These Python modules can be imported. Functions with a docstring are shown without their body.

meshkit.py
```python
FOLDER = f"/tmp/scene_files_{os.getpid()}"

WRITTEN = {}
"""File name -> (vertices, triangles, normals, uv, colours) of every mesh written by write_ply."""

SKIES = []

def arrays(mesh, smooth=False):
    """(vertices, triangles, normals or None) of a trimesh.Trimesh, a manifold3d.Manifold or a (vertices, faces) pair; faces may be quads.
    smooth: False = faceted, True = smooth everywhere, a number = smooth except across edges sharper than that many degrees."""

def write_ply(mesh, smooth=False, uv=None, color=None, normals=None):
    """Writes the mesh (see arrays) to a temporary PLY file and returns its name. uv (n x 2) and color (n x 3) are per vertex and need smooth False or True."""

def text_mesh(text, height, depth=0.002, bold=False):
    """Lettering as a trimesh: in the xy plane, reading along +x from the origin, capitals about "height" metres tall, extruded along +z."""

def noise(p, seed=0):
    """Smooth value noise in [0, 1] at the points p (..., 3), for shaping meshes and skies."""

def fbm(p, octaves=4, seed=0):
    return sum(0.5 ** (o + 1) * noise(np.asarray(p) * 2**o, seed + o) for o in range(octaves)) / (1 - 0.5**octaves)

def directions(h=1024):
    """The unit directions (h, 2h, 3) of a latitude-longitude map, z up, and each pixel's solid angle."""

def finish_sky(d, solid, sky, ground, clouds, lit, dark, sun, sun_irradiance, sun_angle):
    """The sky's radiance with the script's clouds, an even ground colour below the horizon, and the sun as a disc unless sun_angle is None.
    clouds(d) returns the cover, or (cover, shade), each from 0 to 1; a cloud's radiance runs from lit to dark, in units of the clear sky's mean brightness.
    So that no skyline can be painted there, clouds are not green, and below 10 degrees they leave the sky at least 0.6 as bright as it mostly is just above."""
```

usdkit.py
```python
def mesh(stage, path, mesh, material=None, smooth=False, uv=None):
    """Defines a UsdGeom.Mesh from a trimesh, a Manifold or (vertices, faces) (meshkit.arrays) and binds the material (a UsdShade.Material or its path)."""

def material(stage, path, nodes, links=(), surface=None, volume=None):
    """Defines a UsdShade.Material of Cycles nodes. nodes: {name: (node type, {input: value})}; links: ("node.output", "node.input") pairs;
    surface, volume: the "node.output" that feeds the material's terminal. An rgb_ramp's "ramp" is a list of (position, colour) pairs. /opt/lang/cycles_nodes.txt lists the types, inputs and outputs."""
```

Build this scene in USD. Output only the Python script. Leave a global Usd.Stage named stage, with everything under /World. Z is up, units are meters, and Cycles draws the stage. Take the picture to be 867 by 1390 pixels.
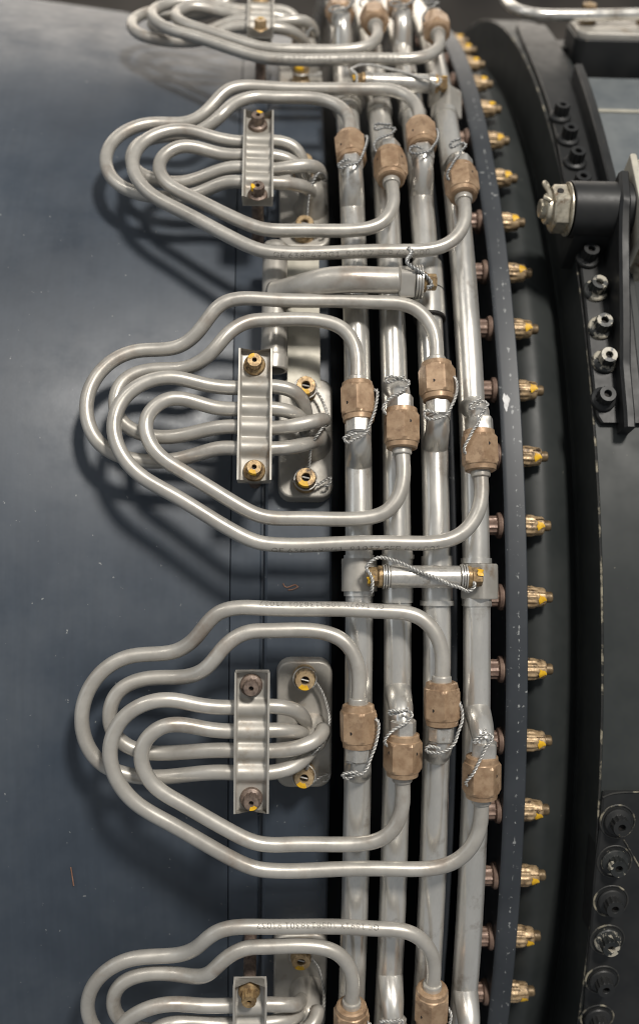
import math
import random
import numpy as np
import trimesh
import meshkit
import usdkit
from pxr import Usd, UsdGeom, UsdLux, UsdShade, Sdf, Gf

stage = Usd.Stage.CreateInMemory()
UsdGeom.SetStageUpAxis(stage, UsdGeom.Tokens.z)
UsdGeom.SetStageMetersPerUnit(stage, 1.0)
stage.SetDefaultPrim(UsdGeom.Xform.Define(stage, '/World').GetPrim())
UsdGeom.Scope.Define(stage, '/World/Looks')
rng = random.Random(7)
PI = math.pi

# ------------------------------------------------------------------ camera, light, exposure
S = 0.45                                   # radius of the bolted flange in metres; lengths below are in flange radii
FPX, DIST, YAW, PITCH, ROLL = 1476.663, 1.9169, 0.05003, 0.09786, 0.00366
DR = -0.1317                               # radii below are counted from this inner radius
EXPOSURE = 0.0


def basis():
    cy, sy, cp, sp, cr, sr = math.cos(YAW), math.sin(YAW), math.cos(PITCH), math.sin(PITCH), math.cos(ROLL), math.sin(ROLL)
    f = np.array([sy * cp, cy * cp, sp])
    r = np.array([cy, -sy, 0])
    u = np.cross(r, f)
    return cr * r + sr * u, -sr * r + cr * u, f


CR, CU, CF = basis()
EYE = np.array([0, -DIST, 0.0])
cam = UsdGeom.Camera.Define(stage, '/World/camera')
m = np.eye(4)
m[0, :3], m[1, :3], m[2, :3], m[3, :3] = CR, CU, -CF, EYE * S
cam.AddTransformOp().Set(Gf.Matrix4d(m.tolist()))
HA = 24.0
cam.CreateHorizontalApertureAttr(HA)
cam.CreateVerticalApertureAttr(HA * 1390 / 867)
cam.CreateFocalLengthAttr(HA * FPX / 867)
cam.CreateVerticalApertureOffsetAttr(-HA * 45 / 867)
cam.CreateClippingRangeAttr(Gf.Vec2f(0.01, 50))
cam.CreateFStopAttr(6.5)
cam.CreateFocusDistanceAttr(0.955 * S)
cam.CreateExposureAttr(EXPOSURE)


def rect_light(name, pos, target, w, h, power, color):
    l = UsdLux.RectLight.Define(stage, '/World/' + name)
    pos, target = np.array(pos, float), np.array(target, float)
    z = pos - target
    z /= np.linalg.norm(z)
    x = np.cross([0, 0, 1.0], z)
    if np.linalg.norm(x) < 1e-3:
        x = np.array([1.0, 0, 0])
    x /= np.linalg.norm(x)
    y = np.cross(z, x)
    q = np.eye(4)
    q[0, :3], q[1, :3], q[2, :3], q[3, :3] = x, y, z, pos
    l.AddTransformOp().Set(Gf.Matrix4d(q.tolist()))
    l.CreateWidthAttr(w)
    l.CreateHeightAttr(h)
    l.CreateIntensityAttr(power)
    l.CreateColorAttr(Gf.Vec3f(*color))
    return l


rect_light('hall_lamp', (0.78, -2.95, 1.60), (0, -S, 0), 0.42, 0.42, 158, (1.0, 0.95, 0.88))
rect_light('ceiling_lamp', (-0.2, 1.2, 2.8), (0, -0.3, 0), 3.2, 1.8, 2.3, (1.0, 0.90, 0.78))
rect_light('side_lamp', (-1.7, -2.9, 2.3), (0, -S, 0), 1.3, 0.5, 9.0, (1.0, 0.95, 0.88))
rect_light('window_wall', (-2.6, -1.8, 0.5), (0, -S, 0), 1.2, 1.8, 0.7, (0.86, 0.93, 1.0))

dome = UsdLux.DomeLight.Define(stage, '/World/hall_ambient')
dome.CreateIntensityAttr(1.0)
dm = usdkit.material(stage, '/World/Looks/hall_air', {
    'b': ('background_shader', {'color': (0.92, 0.96, 1.0), 'strength': 0.255})}, surface='b.background')
UsdShade.MaterialBindingAPI.Apply(dome.GetPrim()).Bind(dm)


def inv(px, py, r):
    """The point (x, angle) of the engine-centred cylinder of radius r that the survey pixel of the photograph shows."""
    r = r + DR
    d = ((px - 433.5) / FPX) * CR - ((py - 650) / FPX) * CU + CF
    a, b, c = d[1] ** 2 + d[2] ** 2, EYE[1] * d[1], DIST ** 2 - r * r
    t = (-b - math.sqrt(max(b * b - a * c, 0))) / a
    p = EYE + t * d
    return p[0], math.atan2(p[2], -p[1])


# ------------------------------------------------------------------ materials
LOOK = '/World/Looks/'


def coords(extra=None, scale=(1, 1, 1)):
    n = {'geo': ('geometry', {}), 'map': ('mapping', {'scale': scale})}
    n.update(extra or {})
    return n, [('geo.position', 'map.vector')]


def worn(name, c0, c1, metallic, rough, scale, c2=None, spots=None, bump=0.0, bump_scale=900, stretch=(1, 1, 1), rough_var=0.12, coat=0.0, spec=0.5, lo=0.38, hi=0.62):
    """Two colours blended by noise, an optional third in sparse spots, roughness that varies, fine relief."""
    n = {'geo': ('geometry', {}),
         'map': ('mapping', {'scale': stretch}),
         'n1': ('noise_texture', {'scale': scale, 'detail': 6.0, 'roughness': 0.6}),
         'r1': ('rgb_ramp', {'ramp': [(lo, c0), (hi, c1)]}),
         'n2': ('noise_texture', {'scale': scale * 3.1, 'detail': 4.0}),
         'mr': ('map_range', {'from_min': 0.3, 'from_max': 0.7, 'to_min': max(rough - rough_var, 0.05), 'to_max': rough + rough_var, 'clamp': True}),
         'p': ('principled_bsdf', {'metallic': metallic, 'coat_weight': coat, 'coat_roughness': 0.25, 'specular_ior_level': spec})}
    l = [('geo.position', 'map.vector'), ('map.vector', 'n1.vector'), ('map.vector', 'n2.vector'), ('n1.fac', 'r1.fac'), ('n2.fac', 'mr.value'), ('mr.result', 'p.roughness')]
    last = 'r1.color'
    if c2 is not None:
        sc, a, b = spots
        n['n3'] = ('noise_texture', {'scale': sc, 'detail': 5.0, 'roughness': 0.65})
        n['r3'] = ('rgb_ramp', {'ramp': [(a, (0, 0, 0)), (b, (1, 1, 1))]})
        n['mx'] = ('mix_color', {'b': c2})
        l += [('geo.position', 'n3.vector'), ('n3.fac', 'r3.fac'), ('r3.color', 'mx.fac'), (last, 'mx.a')]
        last = 'mx.result'
    l.append((last, 'p.base_color'))
    if bump:
        n['nb'] = ('noise_texture', {'scale': bump_scale, 'detail': 3.0})
        n['bp'] = ('bump', {'strength': bump, 'distance': 0.0004})
        l += [('geo.position', 'nb.vector'), ('nb.fac', 'bp.height'), ('bp.normal', 'p.normal')]
    return usdkit.material(stage, LOOK + name, n, l, surface='p.BSDF')


M = {}


def casing_paint():
    """Blue-grey paint: hazy rub marks, fine streaks round the engine, pale specks."""
    n = {'geo': ('geometry', {}),
         'm1': ('mapping', {'scale': (1, 1, 1)}), 'm2': ('mapping', {'scale': (1, 0.06, 0.06)}),
         'n1': ('noise_texture', {'scale': 9.0, 'detail': 7.0, 'roughness': 0.62}),
         'r1': ('rgb_ramp', {'ramp': [(0.30, (0.026, 0.036, 0.051)), (0.48, (0.044, 0.057, 0.076)), (0.70, (0.080, 0.094, 0.112))]}),
         'n2': ('noise_texture', {'scale': 420.0, 'detail': 4.0, 'roughness': 0.6}),
         'r2': ('rgb_ramp', {'ramp': [(0.35, (0.95, 0.95, 0.95)), (0.65, (1.045, 1.045, 1.045))]}),
         'mu': ('mix_color', {'blend_type': 'multiply', 'fac': 0.85, 'use_clamp': False}),
         'n3': ('noise_texture', {'scale': 420.0, 'detail': 3.0, 'roughness': 0.5}),
         'r3': ('rgb_ramp', {'ramp': [(0.725, (0, 0, 0)), (0.77, (1, 1, 1))]}),
         'm3': ('mix_color', {'b': (0.26, 0.27, 0.27)}),
         'n4': ('noise_texture', {'scale': 38.0, 'detail': 8.0, 'roughness': 0.7}),
         'mr': ('map_range', {'from_min': 0.32, 'from_max': 0.68, 'to_min': 0.36, 'to_max': 0.54, 'clamp': True}),
         'bp': ('bump', {'strength': 0.09, 'distance': 0.0006}),
         'p': ('principled_bsdf', {'specular_ior_level': 0.55, 'metallic': 0.0})}
    l = [('geo.position', 'm1.vector'), ('geo.position', 'm2.vector'), ('m1.vector', 'n1.vector'), ('m2.vector', 'n2.vector'), ('m1.vector', 'n3.vector'), ('m1.vector', 'n4.vector'),
         ('n1.fac', 'r1.fac'), ('n2.fac', 'r2.fac'), ('r1.color', 'mu.a'), ('r2.color', 'mu.b'), ('n3.fac', 'r3.fac'), ('r3.color', 'm3.fac'), ('mu.result', 'm3.a'),
         ('m3.result', 'p.base_color'), ('n4.fac', 'mr.value'), ('mr.result', 'p.roughness'), ('n4.fac', 'bp.height'), ('bp.normal', 'p.normal')]
    return usdkit.material(stage, LOOK + 'casing_paint', n, l, surface='p.BSDF')


def flange_paint():
    """Slate paint with a broken line of chips worn through along the middle of the rim."""
    n = {'geo': ('geometry', {}), 'sx': ('separate_xyz', {}),
         'd': ('math', {'math_type': 'subtract', 'value2': 0.2350 * S}), 'ab': ('math', {'math_type': 'absolute'}),
         'band': ('map_range', {'from_min': 0.0, 'from_max': 0.0008, 'to_min': 1.0, 'to_max': 0.0, 'clamp': True}),
         'n1': ('noise_texture', {'scale': 330.0, 'detail': 4.0, 'roughness': 0.65}),
         'add': ('math', {'math_type': 'multiply_add', 'value2': 0.115}),
         'r1': ('rgb_ramp', {'ramp': [(0.655, (0, 0, 0)), (0.70, (1, 1, 1))]}),
         'n2': ('noise_texture', {'scale': 40.0, 'detail': 6.0}),
         'r2': ('rgb_ramp', {'ramp': [(0.35, (0.028, 0.033, 0.040)), (0.65, (0.044, 0.050, 0.058))]}),
         'mx': ('mix_color', {'b': (0.27, 0.28, 0.28)}),
         'p': ('principled_bsdf', {'roughness': 0.48})}
    l = [('geo.position', 'sx.vector'), ('sx.x', 'd.value1'), ('d.value', 'ab.value1'), ('ab.value', 'band.value'), ('geo.position', 'n1.vector'), ('geo.position', 'n2.vector'),
         ('band.result', 'add.value1'), ('n1.fac', 'add.value3'), ('add.value', 'r1.fac'), ('n2.fac', 'r2.fac'), ('r2.color', 'mx.a'), ('r1.color', 'mx.fac'), ('mx.result', 'p.base_color')]
    return usdkit.material(stage, LOOK + 'flange_paint', n, l, surface='p.BSDF')


M['casing'] = casing_paint()
M['flange'] = flange_paint()
M['dark'] = worn('dark_paint', (0.024, 0.028, 0.028), (0.036, 0.040, 0.039), 0.0, 0.50, 30, c2=(0.17, 0.16, 0.13), spots=(300, 0.70, 0.74), spec=0.35, rough_var=0.05)
M['black'] = worn('black_paint', (0.014, 0.015, 0.016), (0.022, 0.0225, 0.0225), 0.0, 0.46, 60, c2=(0.24, 0.20, 0.12), spots=(230, 0.71, 0.745), spec=0.35, rough_var=0.05)
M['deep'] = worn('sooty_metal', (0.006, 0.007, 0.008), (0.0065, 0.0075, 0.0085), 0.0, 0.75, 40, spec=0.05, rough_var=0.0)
M['tube'] = worn('stained_steel_tube', (0.42, 0.397, 0.357), (0.52, 0.496, 0.45), 0.40, 0.36, 55, c2=(0.31, 0.25, 0.20), spots=(38, 0.55, 0.74), bump=0.05, bump_scale=700, rough_var=0.09)
M['manifold'] = worn('satin_steel', (0.62, 0.60, 0.555), (0.76, 0.74, 0.695), 0.70, 0.28, 45, c2=(0.40, 0.36, 0.31), spots=(70, 0.58, 0.72), bump=0.04, bump_scale=500, stretch=(1, 0.35, 0.35), rough_var=0.10)
M['fitting'] = worn('bright_steel_fitting', (0.52, 0.50, 0.46), (0.64, 0.62, 0.58), 0.65, 0.32, 120, c2=(0.34, 0.29, 0.23), spots=(160, 0.60, 0.72), rough_var=0.09)
M['sheet'] = worn('sheet_steel', (0.38, 0.36, 0.32), (0.50, 0.475, 0.43), 0.40, 0.47, 60, c2=(0.30, 0.24, 0.18), spots=(90, 0.58, 0.74), bump=0.04, rough_var=0.08)
M['nut'] = worn('brown_coated_nut', (0.32, 0.205, 0.122), (0.45, 0.31, 0.195), 0.32, 0.40, 210, c2=(0.17, 0.10, 0.058), spots=(170, 0.55, 0.74), bump=0.06, bump_scale=1400)
M['bolt'] = worn('tarnished_brass_bolt', (0.20, 0.13, 0.065), (0.46, 0.32, 0.16), 0.45, 0.45, 420, c2=(0.05, 0.035, 0.025), spots=(300, 0.56, 0.68), bump=0.08, bump_scale=1500)
M['bolt_pale'] = worn('pale_brass_bolt', (0.44, 0.31, 0.17), (0.62, 0.46, 0.27), 0.45, 0.42, 420, c2=(0.12, 0.075, 0.045), spots=(360, 0.57, 0.70), bump=0.08, bump_scale=1500)
M['bolt_dark'] = worn('rusty_brown_bolt', (0.13, 0.095, 0.078), (0.26, 0.195, 0.155), 0.35, 0.5, 380, c2=(0.05, 0.035, 0.03), spots=(300, 0.56, 0.70), bump=0.1, bump_scale=1400)
M['flange_nut'] = worn('gilded_locknut', (0.33, 0.225, 0.12), (0.54, 0.395, 0.235), 0.35, 0.46, 420, c2=(0.075, 0.05, 0.032), spots=(330, 0.50, 0.64), bump=0.12, bump_scale=1300)
M['thread'] = worn('brown_thread', (0.11, 0.075, 0.04), (0.20, 0.14, 0.075), 0.4, 0.5, 400)
M['head'] = worn('brown_bolt_head', (0.19, 0.125, 0.098), (0.29, 0.20, 0.155), 0.3, 0.5, 260, c2=(0.09, 0.06, 0.05), spots=(240, 0.58, 0.72), bump=0.05)
M['yellow'] = worn('yellow_marking_paint', (0.66, 0.36, 0.012), (0.84, 0.50, 0.02), 0.0, 0.5, 500)
M['hole'] = worn('grimy_bore', (0.010, 0.008, 0.007), (0.022, 0.017, 0.014), 0.0, 0.7, 300)
M['wire'] = worn('lockwire_steel', (0.44, 0.43, 0.41), (0.60, 0.59, 0.56), 0.55, 0.42, 500)
M['wire_dark'] = worn('tarnished_lockwire', (0.26, 0.265, 0.265), (0.42, 0.42, 0.41), 0.6, 0.42, 500)
M['ink'] = worn('stamped_ink', (0.14, 0.13, 0.115), (0.38, 0.36, 0.32), 0.1, 0.55, 700, lo=0.42, hi=0.62)
M['rust'] = worn('rust_scratch', (0.22, 0.11, 0.07), (0.34, 0.19, 0.13), 0.0, 0.7, 300)
M['cream'] = worn('cream_strap', (0.44, 0.42, 0.35), (0.54, 0.51, 0.43), 0.2, 0.45, 70, c2=(0.28, 0.24, 0.18), spots=(120, 0.60, 0.74))
M['silver'] = worn('grey_panel_paint', (0.11, 0.125, 0.135), (0.16, 0.175, 0.18), 0.0, 0.42, 40, c2=(0.32, 0.32, 0.31), spots=(170, 0.66, 0.72))
M['chipped'] = worn('chipped_black_bolt', (0.012, 0.014, 0.014), (0.03, 0.032, 0.031), 0.0, 0.42, 120, c2=(0.40, 0.37, 0.30), spots=(105, 0.50, 0.525))
M['chip'] = worn('bare_white_primer', (0.55, 0.55, 0.54), (0.72, 0.72, 0.71), 0.0, 0.6, 300)
M['hall'] = worn('dim_hall_wall', (0.030, 0.026, 0.022), (0.11, 0.095, 0.08), 0.0, 0.7, 1.3)
M['edge_wear'] = worn('worn_black_edge', (0.016, 0.017, 0.017), (0.035, 0.034, 0.031), 0.0, 0.5, 120, c2=(0.30, 0.27, 0.20), spots=(85, 0.54, 0.62))
M['plated'] = worn('cream_plated_nut', (0.40, 0.36, 0.28), (0.62, 0.57, 0.46), 0.6, 0.36, 160, c2=(0.20, 0.13, 0.08), spots=(120, 0.55, 0.66))

# ------------------------------------------------------------------ scene helpers
taken = {}


def numbered(path):
    k = taken.get(path, 0)
    taken[path] = k + 1
    return path if k == 0 else f'{path}_{k:03d}'


class Thing:
    """An Xform at the thing's base on the engine: base = (x, angle, radius). Parts are modelled in its (x, along, out) frame, in flange radii."""

    def __init__(self, name, label, cat, base=(0, 0, 0), group=None, kind=None, roll=0.0):
        self.x0, self.a0, self.r0 = base[0], base[1], base[2] + DR
        self.path = numbered('/World/' + name)
        x = UsdGeom.Xform.Define(stage, self.path)
        x.AddTranslateOp().Set(Gf.Vec3d(self.x0 * S, -self.r0 * math.cos(self.a0) * S, self.r0 * math.sin(self.a0) * S))
        x.AddRotateXOp().Set(math.degrees(-self.a0 + roll))
        p = x.GetPrim()
        for k, v in (('label', label), ('category', cat), ('group', group), ('kind', kind)):
            if v:
                p.SetCustomDataByKey(k, v)
        self.prim = p

    def loc(self, x, a, r):
        """Local (x, along, out) of an engine point."""
        d = a - self.a0
        r = r + DR
        return np.stack(np.broadcast_arrays(np.asarray(x, float) - self.x0, r * np.sin(d), r * np.cos(d) - self.r0), -1)

    def px(self, px, py, r):
        x, a = inv(px, py, r)
        return self.loc(x, a + OFF, r)

    def part(self, name, mesh, mat, smooth=35, parent=None, label=None):
        v, f = mesh
        v = np.asarray(v, float)
        w = np.stack([v[:, 0], -v[:, 2], v[:, 1]], 1) * S
        path = numbered((parent or self.path) + '/' + name)
        g = usdkit.mesh(stage, path, trimesh.Trimesh(w, f, process=False), M[mat], smooth=smooth)
        if label:
            g.GetPrim().SetCustomDataByKey('label', label)
        return path


OFF = 0.0                                  # angle by which the surveyed cluster is carried round the engine


def copy_of(src, name, label, cat, base, group, roll=0.0):
    path = numbered('/World/' + name)
    x = UsdGeom.Xform.Define(stage, path)
    x.GetPrim().GetReferences().AddInternalReference(src.path)
    x.GetPrim().SetInstanceable(True)
    x.GetPrim().GetAttribute('xformOp:translate').Set(Gf.Vec3d(base[0] * S, -(base[2] + DR) * math.cos(base[1]) * S, (base[2] + DR) * math.sin(base[1]) * S))
    x.GetPrim().GetAttribute('xformOp:rotateX').Set(math.degrees(-base[1] + roll))
    for k, v in (('label', label), ('category', cat), ('group', group)):
        x.GetPrim().SetCustomDataByKey(k, v)


# ------------------------------------------------------------------ mesh helpers; all return (vertices, faces)
def join(*ms):
    vs, fs, o = [], [], 0
    for v, f in ms:
        vs.append(np.asarray(v, float)); fs.append(np.asarray(f, int) + o); o += len(v)
    return np.vstack(vs), np.vstack(fs)


def skin(rings, closed=True, cap0=True, cap1=True):
    """Joins equal rings of points into a tube with fan caps."""
    rings = np.asarray(rings, float)
    k, n = rings.shape[:2]
    v = rings.reshape(-1, 3)
    i, j = np.meshgrid(np.arange(k - 1), np.arange(n if closed else n - 1), indexing='ij')
    a, b = (i * n + j).ravel(), (i * n + (j + 1) % n).ravel()
    f = np.vstack([np.stack([a, b, b + n], 1), np.stack([a, b + n, a + n], 1)])
    extra, fs = [], [f]
    for on, ring, flip in ((cap0, 0, True), (cap1, k - 1, False)):
        if on:
            c = len(v) + len(extra)
            extra.append(rings[ring].mean(0))
            q = np.arange(n)
            t = np.stack([np.full(n, c), ring * n + q, ring * n + (q + 1) % n], 1)
            fs.append(t[:, ::-1] if flip else t)
    return (np.vstack([v, extra]) if extra else v), np.vstack(fs)


def smooth_path(pts, step=0.0035, s=0.0):
    from scipy.interpolate import splprep, splev
    pts = np.asarray(pts, float)
    if len(pts) < 3:
        n = max(2, int(np.linalg.norm(pts[1] - pts[0]) / step))
        return pts[0] + (pts[1] - pts[0]) * np.linspace(0, 1, n + 1)[:, None]
    d = np.linalg.norm(np.diff(pts, axis=0), axis=1)
    u = np.r_[0, np.cumsum(d)]
    tck, _ = splprep(pts.T, u=u, s=s * len(pts), k=min(3, len(pts) - 1))
    return np.stack(splev(np.linspace(0, u[-1], max(4, int(u[-1] / step))), tck), 1)


def frames(p):
    t = np.gradient(p, axis=0)
    t /= np.linalg.norm(t, axis=1, keepdims=True)
    a = np.cross(t[0], [0.3, 0.5, 1.0])
    n = [a / np.linalg.norm(a)]
    for i in range(1, len(p)):
        v = n[-1] - t[i] * np.dot(n[-1], t[i])
        n.append(v / np.linalg.norm(v))
    n = np.array(n)
    return t, n, np.cross(t, n)


def sweep(p, r, seg=18, caps=(True, True)):
    p = np.asarray(p, float)
    r = np.broadcast_to(np.asarray(r, float), (len(p),))
    t, n, b = frames(p)
    a = np.linspace(0, 2 * PI, seg, endpoint=False)
    rings = p[:, None] + r[:, None, None] * (np.cos(a)[None, :, None] * n[:, None] + np.sin(a)[None, :, None] * b[:, None])
    return skin(rings, True, *caps)


def twisted(p, r, pitch):
    """A pair of wires twisted round a path."""
    p = np.asarray(p, float)
    t, n, b = frames(p)
    u = np.r_[0, np.cumsum(np.linalg.norm(np.diff(p, axis=0), axis=1))] * 2 * PI / pitch
    out = []
    for ph in (0, PI):
        q = p + r * (np.cos(u + ph)[:, None] * n + np.sin(u + ph)[:, None] * b)
        out.append(sweep(q, r, 7))
    return join(*out)


def shape_radius(kind, n=48):
    a = np.linspace(0, 2 * PI, n, endpoint=False)
    if kind == 'hex':
        return 1 / np.cos((a + PI / 6) % (PI / 3) - PI / 6) * math.cos(PI / 6)
    if kind == 'square':
        return np.minimum(1 / np.cos((a + PI / 4) % (PI / 2) - PI / 4) * math.cos(PI / 4), 0.93)
    if kind == 'star':
        return 1 - 0.10 * (0.5 - 0.5 * np.cos(12 * a)) ** 0.7
    return np.ones(n)


def loft(steps, axis='r', n=48, turn=0.0):
    """steps: (radius, height, kind[, cap radius]); rings round an axis: 'r' outwards, 'x' along the engine, 't' round it."""
    a = np.linspace(0, 2 * PI, n, endpoint=False)
    rings = []
    for st in steps:
        q = st[0] * shape_radius(st[2], n)
        if len(st) > 3:
            q = np.minimum(q, st[3])
        rings.append(np.stack([q * np.cos(a + turn), q * np.sin(a + turn), np.full(n, st[1])], 1))
    v, f = skin(rings)
    return orient(v, axis), f


def orient(v, axis):
    if axis == 'x':
        return np.stack([v[:, 2], v[:, 0], v[:, 1]], 1)
    if axis == 't':
        return np.stack([v[:, 1], v[:, 2], v[:, 0]], 1)
    return v


def move(mesh, d):
    return mesh[0] + np.asarray(d, float), mesh[1]


def turned(mesh, axis, at):
    """Turns a mesh that stands along 'out' to stand along the given direction, then moves it."""
    z = np.asarray(axis, float)
    z = z / np.linalg.norm(z)
    x = np.cross([0.2, 1, 0.1], z)
    x /= np.linalg.norm(x)
    return mesh[0] @ np.stack([x, np.cross(z, x), z]) + np.asarray(at, float), mesh[1]


def rounded(w, h, rad, n=6):
    pts = []
    for cx, cy, a0 in ((w - rad, h - rad, 0), (-w + rad, h - rad, PI / 2), (-w + rad, -h + rad, PI), (w - rad, -h + rad, 3 * PI / 2)):
        for a in np.linspace(a0, a0 + PI / 2, n):
            pts.append((cx + rad * math.cos(a), cy + rad * math.sin(a)))
    return np.array(pts)


def slab(w, h, rad, z0, z1, bev=0.0015):
    """A rounded plate, half sizes w by h, from z0 to z1."""
    rings = []
    for inset, z in ((0, z0), (0, z1 - bev), (bev * 0.35, z1 - bev * 0.3), (bev, z1)):
        q = rounded(w - inset, h - inset, max(rad - inset, 1e-4))
        rings.append(np.c_[q, np.full(len(q), z)])
    return skin(rings)


def block(x0, x1, t0, t1, z0, z1, bev=0.0012):
    return move(slab((x1 - x0) / 2, (t1 - t0) / 2, bev, z0, z1, bev), ((x0 + x1) / 2, (t0 + t1) / 2, 0))


def ring(profile, a0, a1, n, wobble=0.0):
    """A strip of the engine: a profile of (x, radius) carried round the engine axis, in world (x, along, out) about the axis."""
    a = np.linspace(a0, a1, n)
    p = np.asarray(profile, float) + (0, DR)
    rings = np.stack([np.stack([np.full(len(p), 0.0) + p[:, 0], p[:, 1] * math.sin(q), p[:, 1] * math.cos(q)], 1) for q in a])
    v, f = skin(rings, False, False, False)
    return v, f[:, ::-1]


def arc(thing, x, r, a0, a1, rad, seg=24, step=0.012, caps=(True, True)):
    a = np.linspace(a0, a1, max(3, int(abs(a1 - a0) / step)))
    return sweep(thing.loc(np.full(len(a), x), a, r), rad, seg, caps)


A0, A1 = -1.5, 1.9

# ------------------------------------------------------------------ the engine casing
case = Thing('combustor_casing', 'blue grey painted casing curving behind the tube loops on the left', 'engine casing', (0, 0, -DR))
XS = inv(313, 800, 1.022)[0]
XG = inv(352, 800, 1.020)[0]
XP = inv(450, 800, 1.0303)[0]
case.part('casing_skin', ring([(-0.95, 1.125), (-0.39, 1.0697), (-0.21, 1.0508), (XS - 0.0012, 1.0226), (XS - 0.0007, 1.0200)], A0, A1, 200), 'casing')
case.part('casing_skin', ring([(XS - 0.0007, 1.0200), (XS, 1.0228), (XG, 1.0245), (XG + 0.0010, 1.0238), (XG + 0.0018, 1.0215), (XG + 0.0048, 1.0215)], A0, A1, 200), 'casing')
case.part('mounting_band', ring([(XG + 0.0048, 1.0215), (XG + 0.0052, 1.0285), (XG + 0.0075, 1.0303), (XP - 0.002, 1.0303), (XP, 1.0283), (XP + 0.0006, 1.018)], A0, A1, 200), 'casing')
X6 = inv(606, 900, 1.008)[0]
X7 = inv(621, 900, 1.008)[0]
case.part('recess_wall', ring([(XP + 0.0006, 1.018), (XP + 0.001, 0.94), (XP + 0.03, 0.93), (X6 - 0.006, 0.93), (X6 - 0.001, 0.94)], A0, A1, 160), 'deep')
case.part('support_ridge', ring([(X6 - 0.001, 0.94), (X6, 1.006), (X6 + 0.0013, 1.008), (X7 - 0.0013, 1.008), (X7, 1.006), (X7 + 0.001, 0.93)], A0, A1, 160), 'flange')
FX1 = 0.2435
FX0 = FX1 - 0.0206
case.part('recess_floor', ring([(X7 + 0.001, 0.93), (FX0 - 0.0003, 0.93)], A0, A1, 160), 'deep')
for pts in ([(384, 792), (392, 797), (401, 794), (404, 798)], [(391, 801), (398, 800), (405, 796)], [(96, 1178), (98, 1190), (100, 1203)], [(48, 206.5), (53, 206), (59, 206.5)]):
    q = np.array([case.loc(*inv(a, b, 1.0307 if a > 300 else 1.0460), 1.0307 if a > 300 else 1.0460) for a, b in pts])
    case.part('paint_scratch', sweep(smooth_path(q, 0.002), 0.0006, 6), 'rust')

FR = 1.0472
fl = Thing('bolted_flange', 'slate painted flange ring whose narrow rim runs between rows of bolts', 'flange', (0, 0, -DR))
fl.part('flange_rim', ring([(FX0, 0.92), (FX0, FR - 0.005), (FX0 + 0.0006, FR - 0.0024), (FX0 + 0.0042, FR), (FX1 - 0.001, FR), (FX1, FR - 0.001), (FX1, 0.96)], A0, A1, 240), 'flange')

ex, ea = inv(686.5, 545, FR)
aa = np.linspace(0, 2 * PI, 22, endpoint=False)
wob = 1 + 0.22 * np.sin(3 * aa + 0.5) + 0.12 * np.sin(7 * aa)
rim_pts = [fl.loc(ex + 0.0030 * wob * np.cos(aa), ea + 0.0090 * wob * np.sin(aa), r_) for r_ in (FR + 0.0002, FR + 0.0005)]
fl.part('paint_chip', skin(np.array(rim_pts)), 'chip', False)

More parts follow.
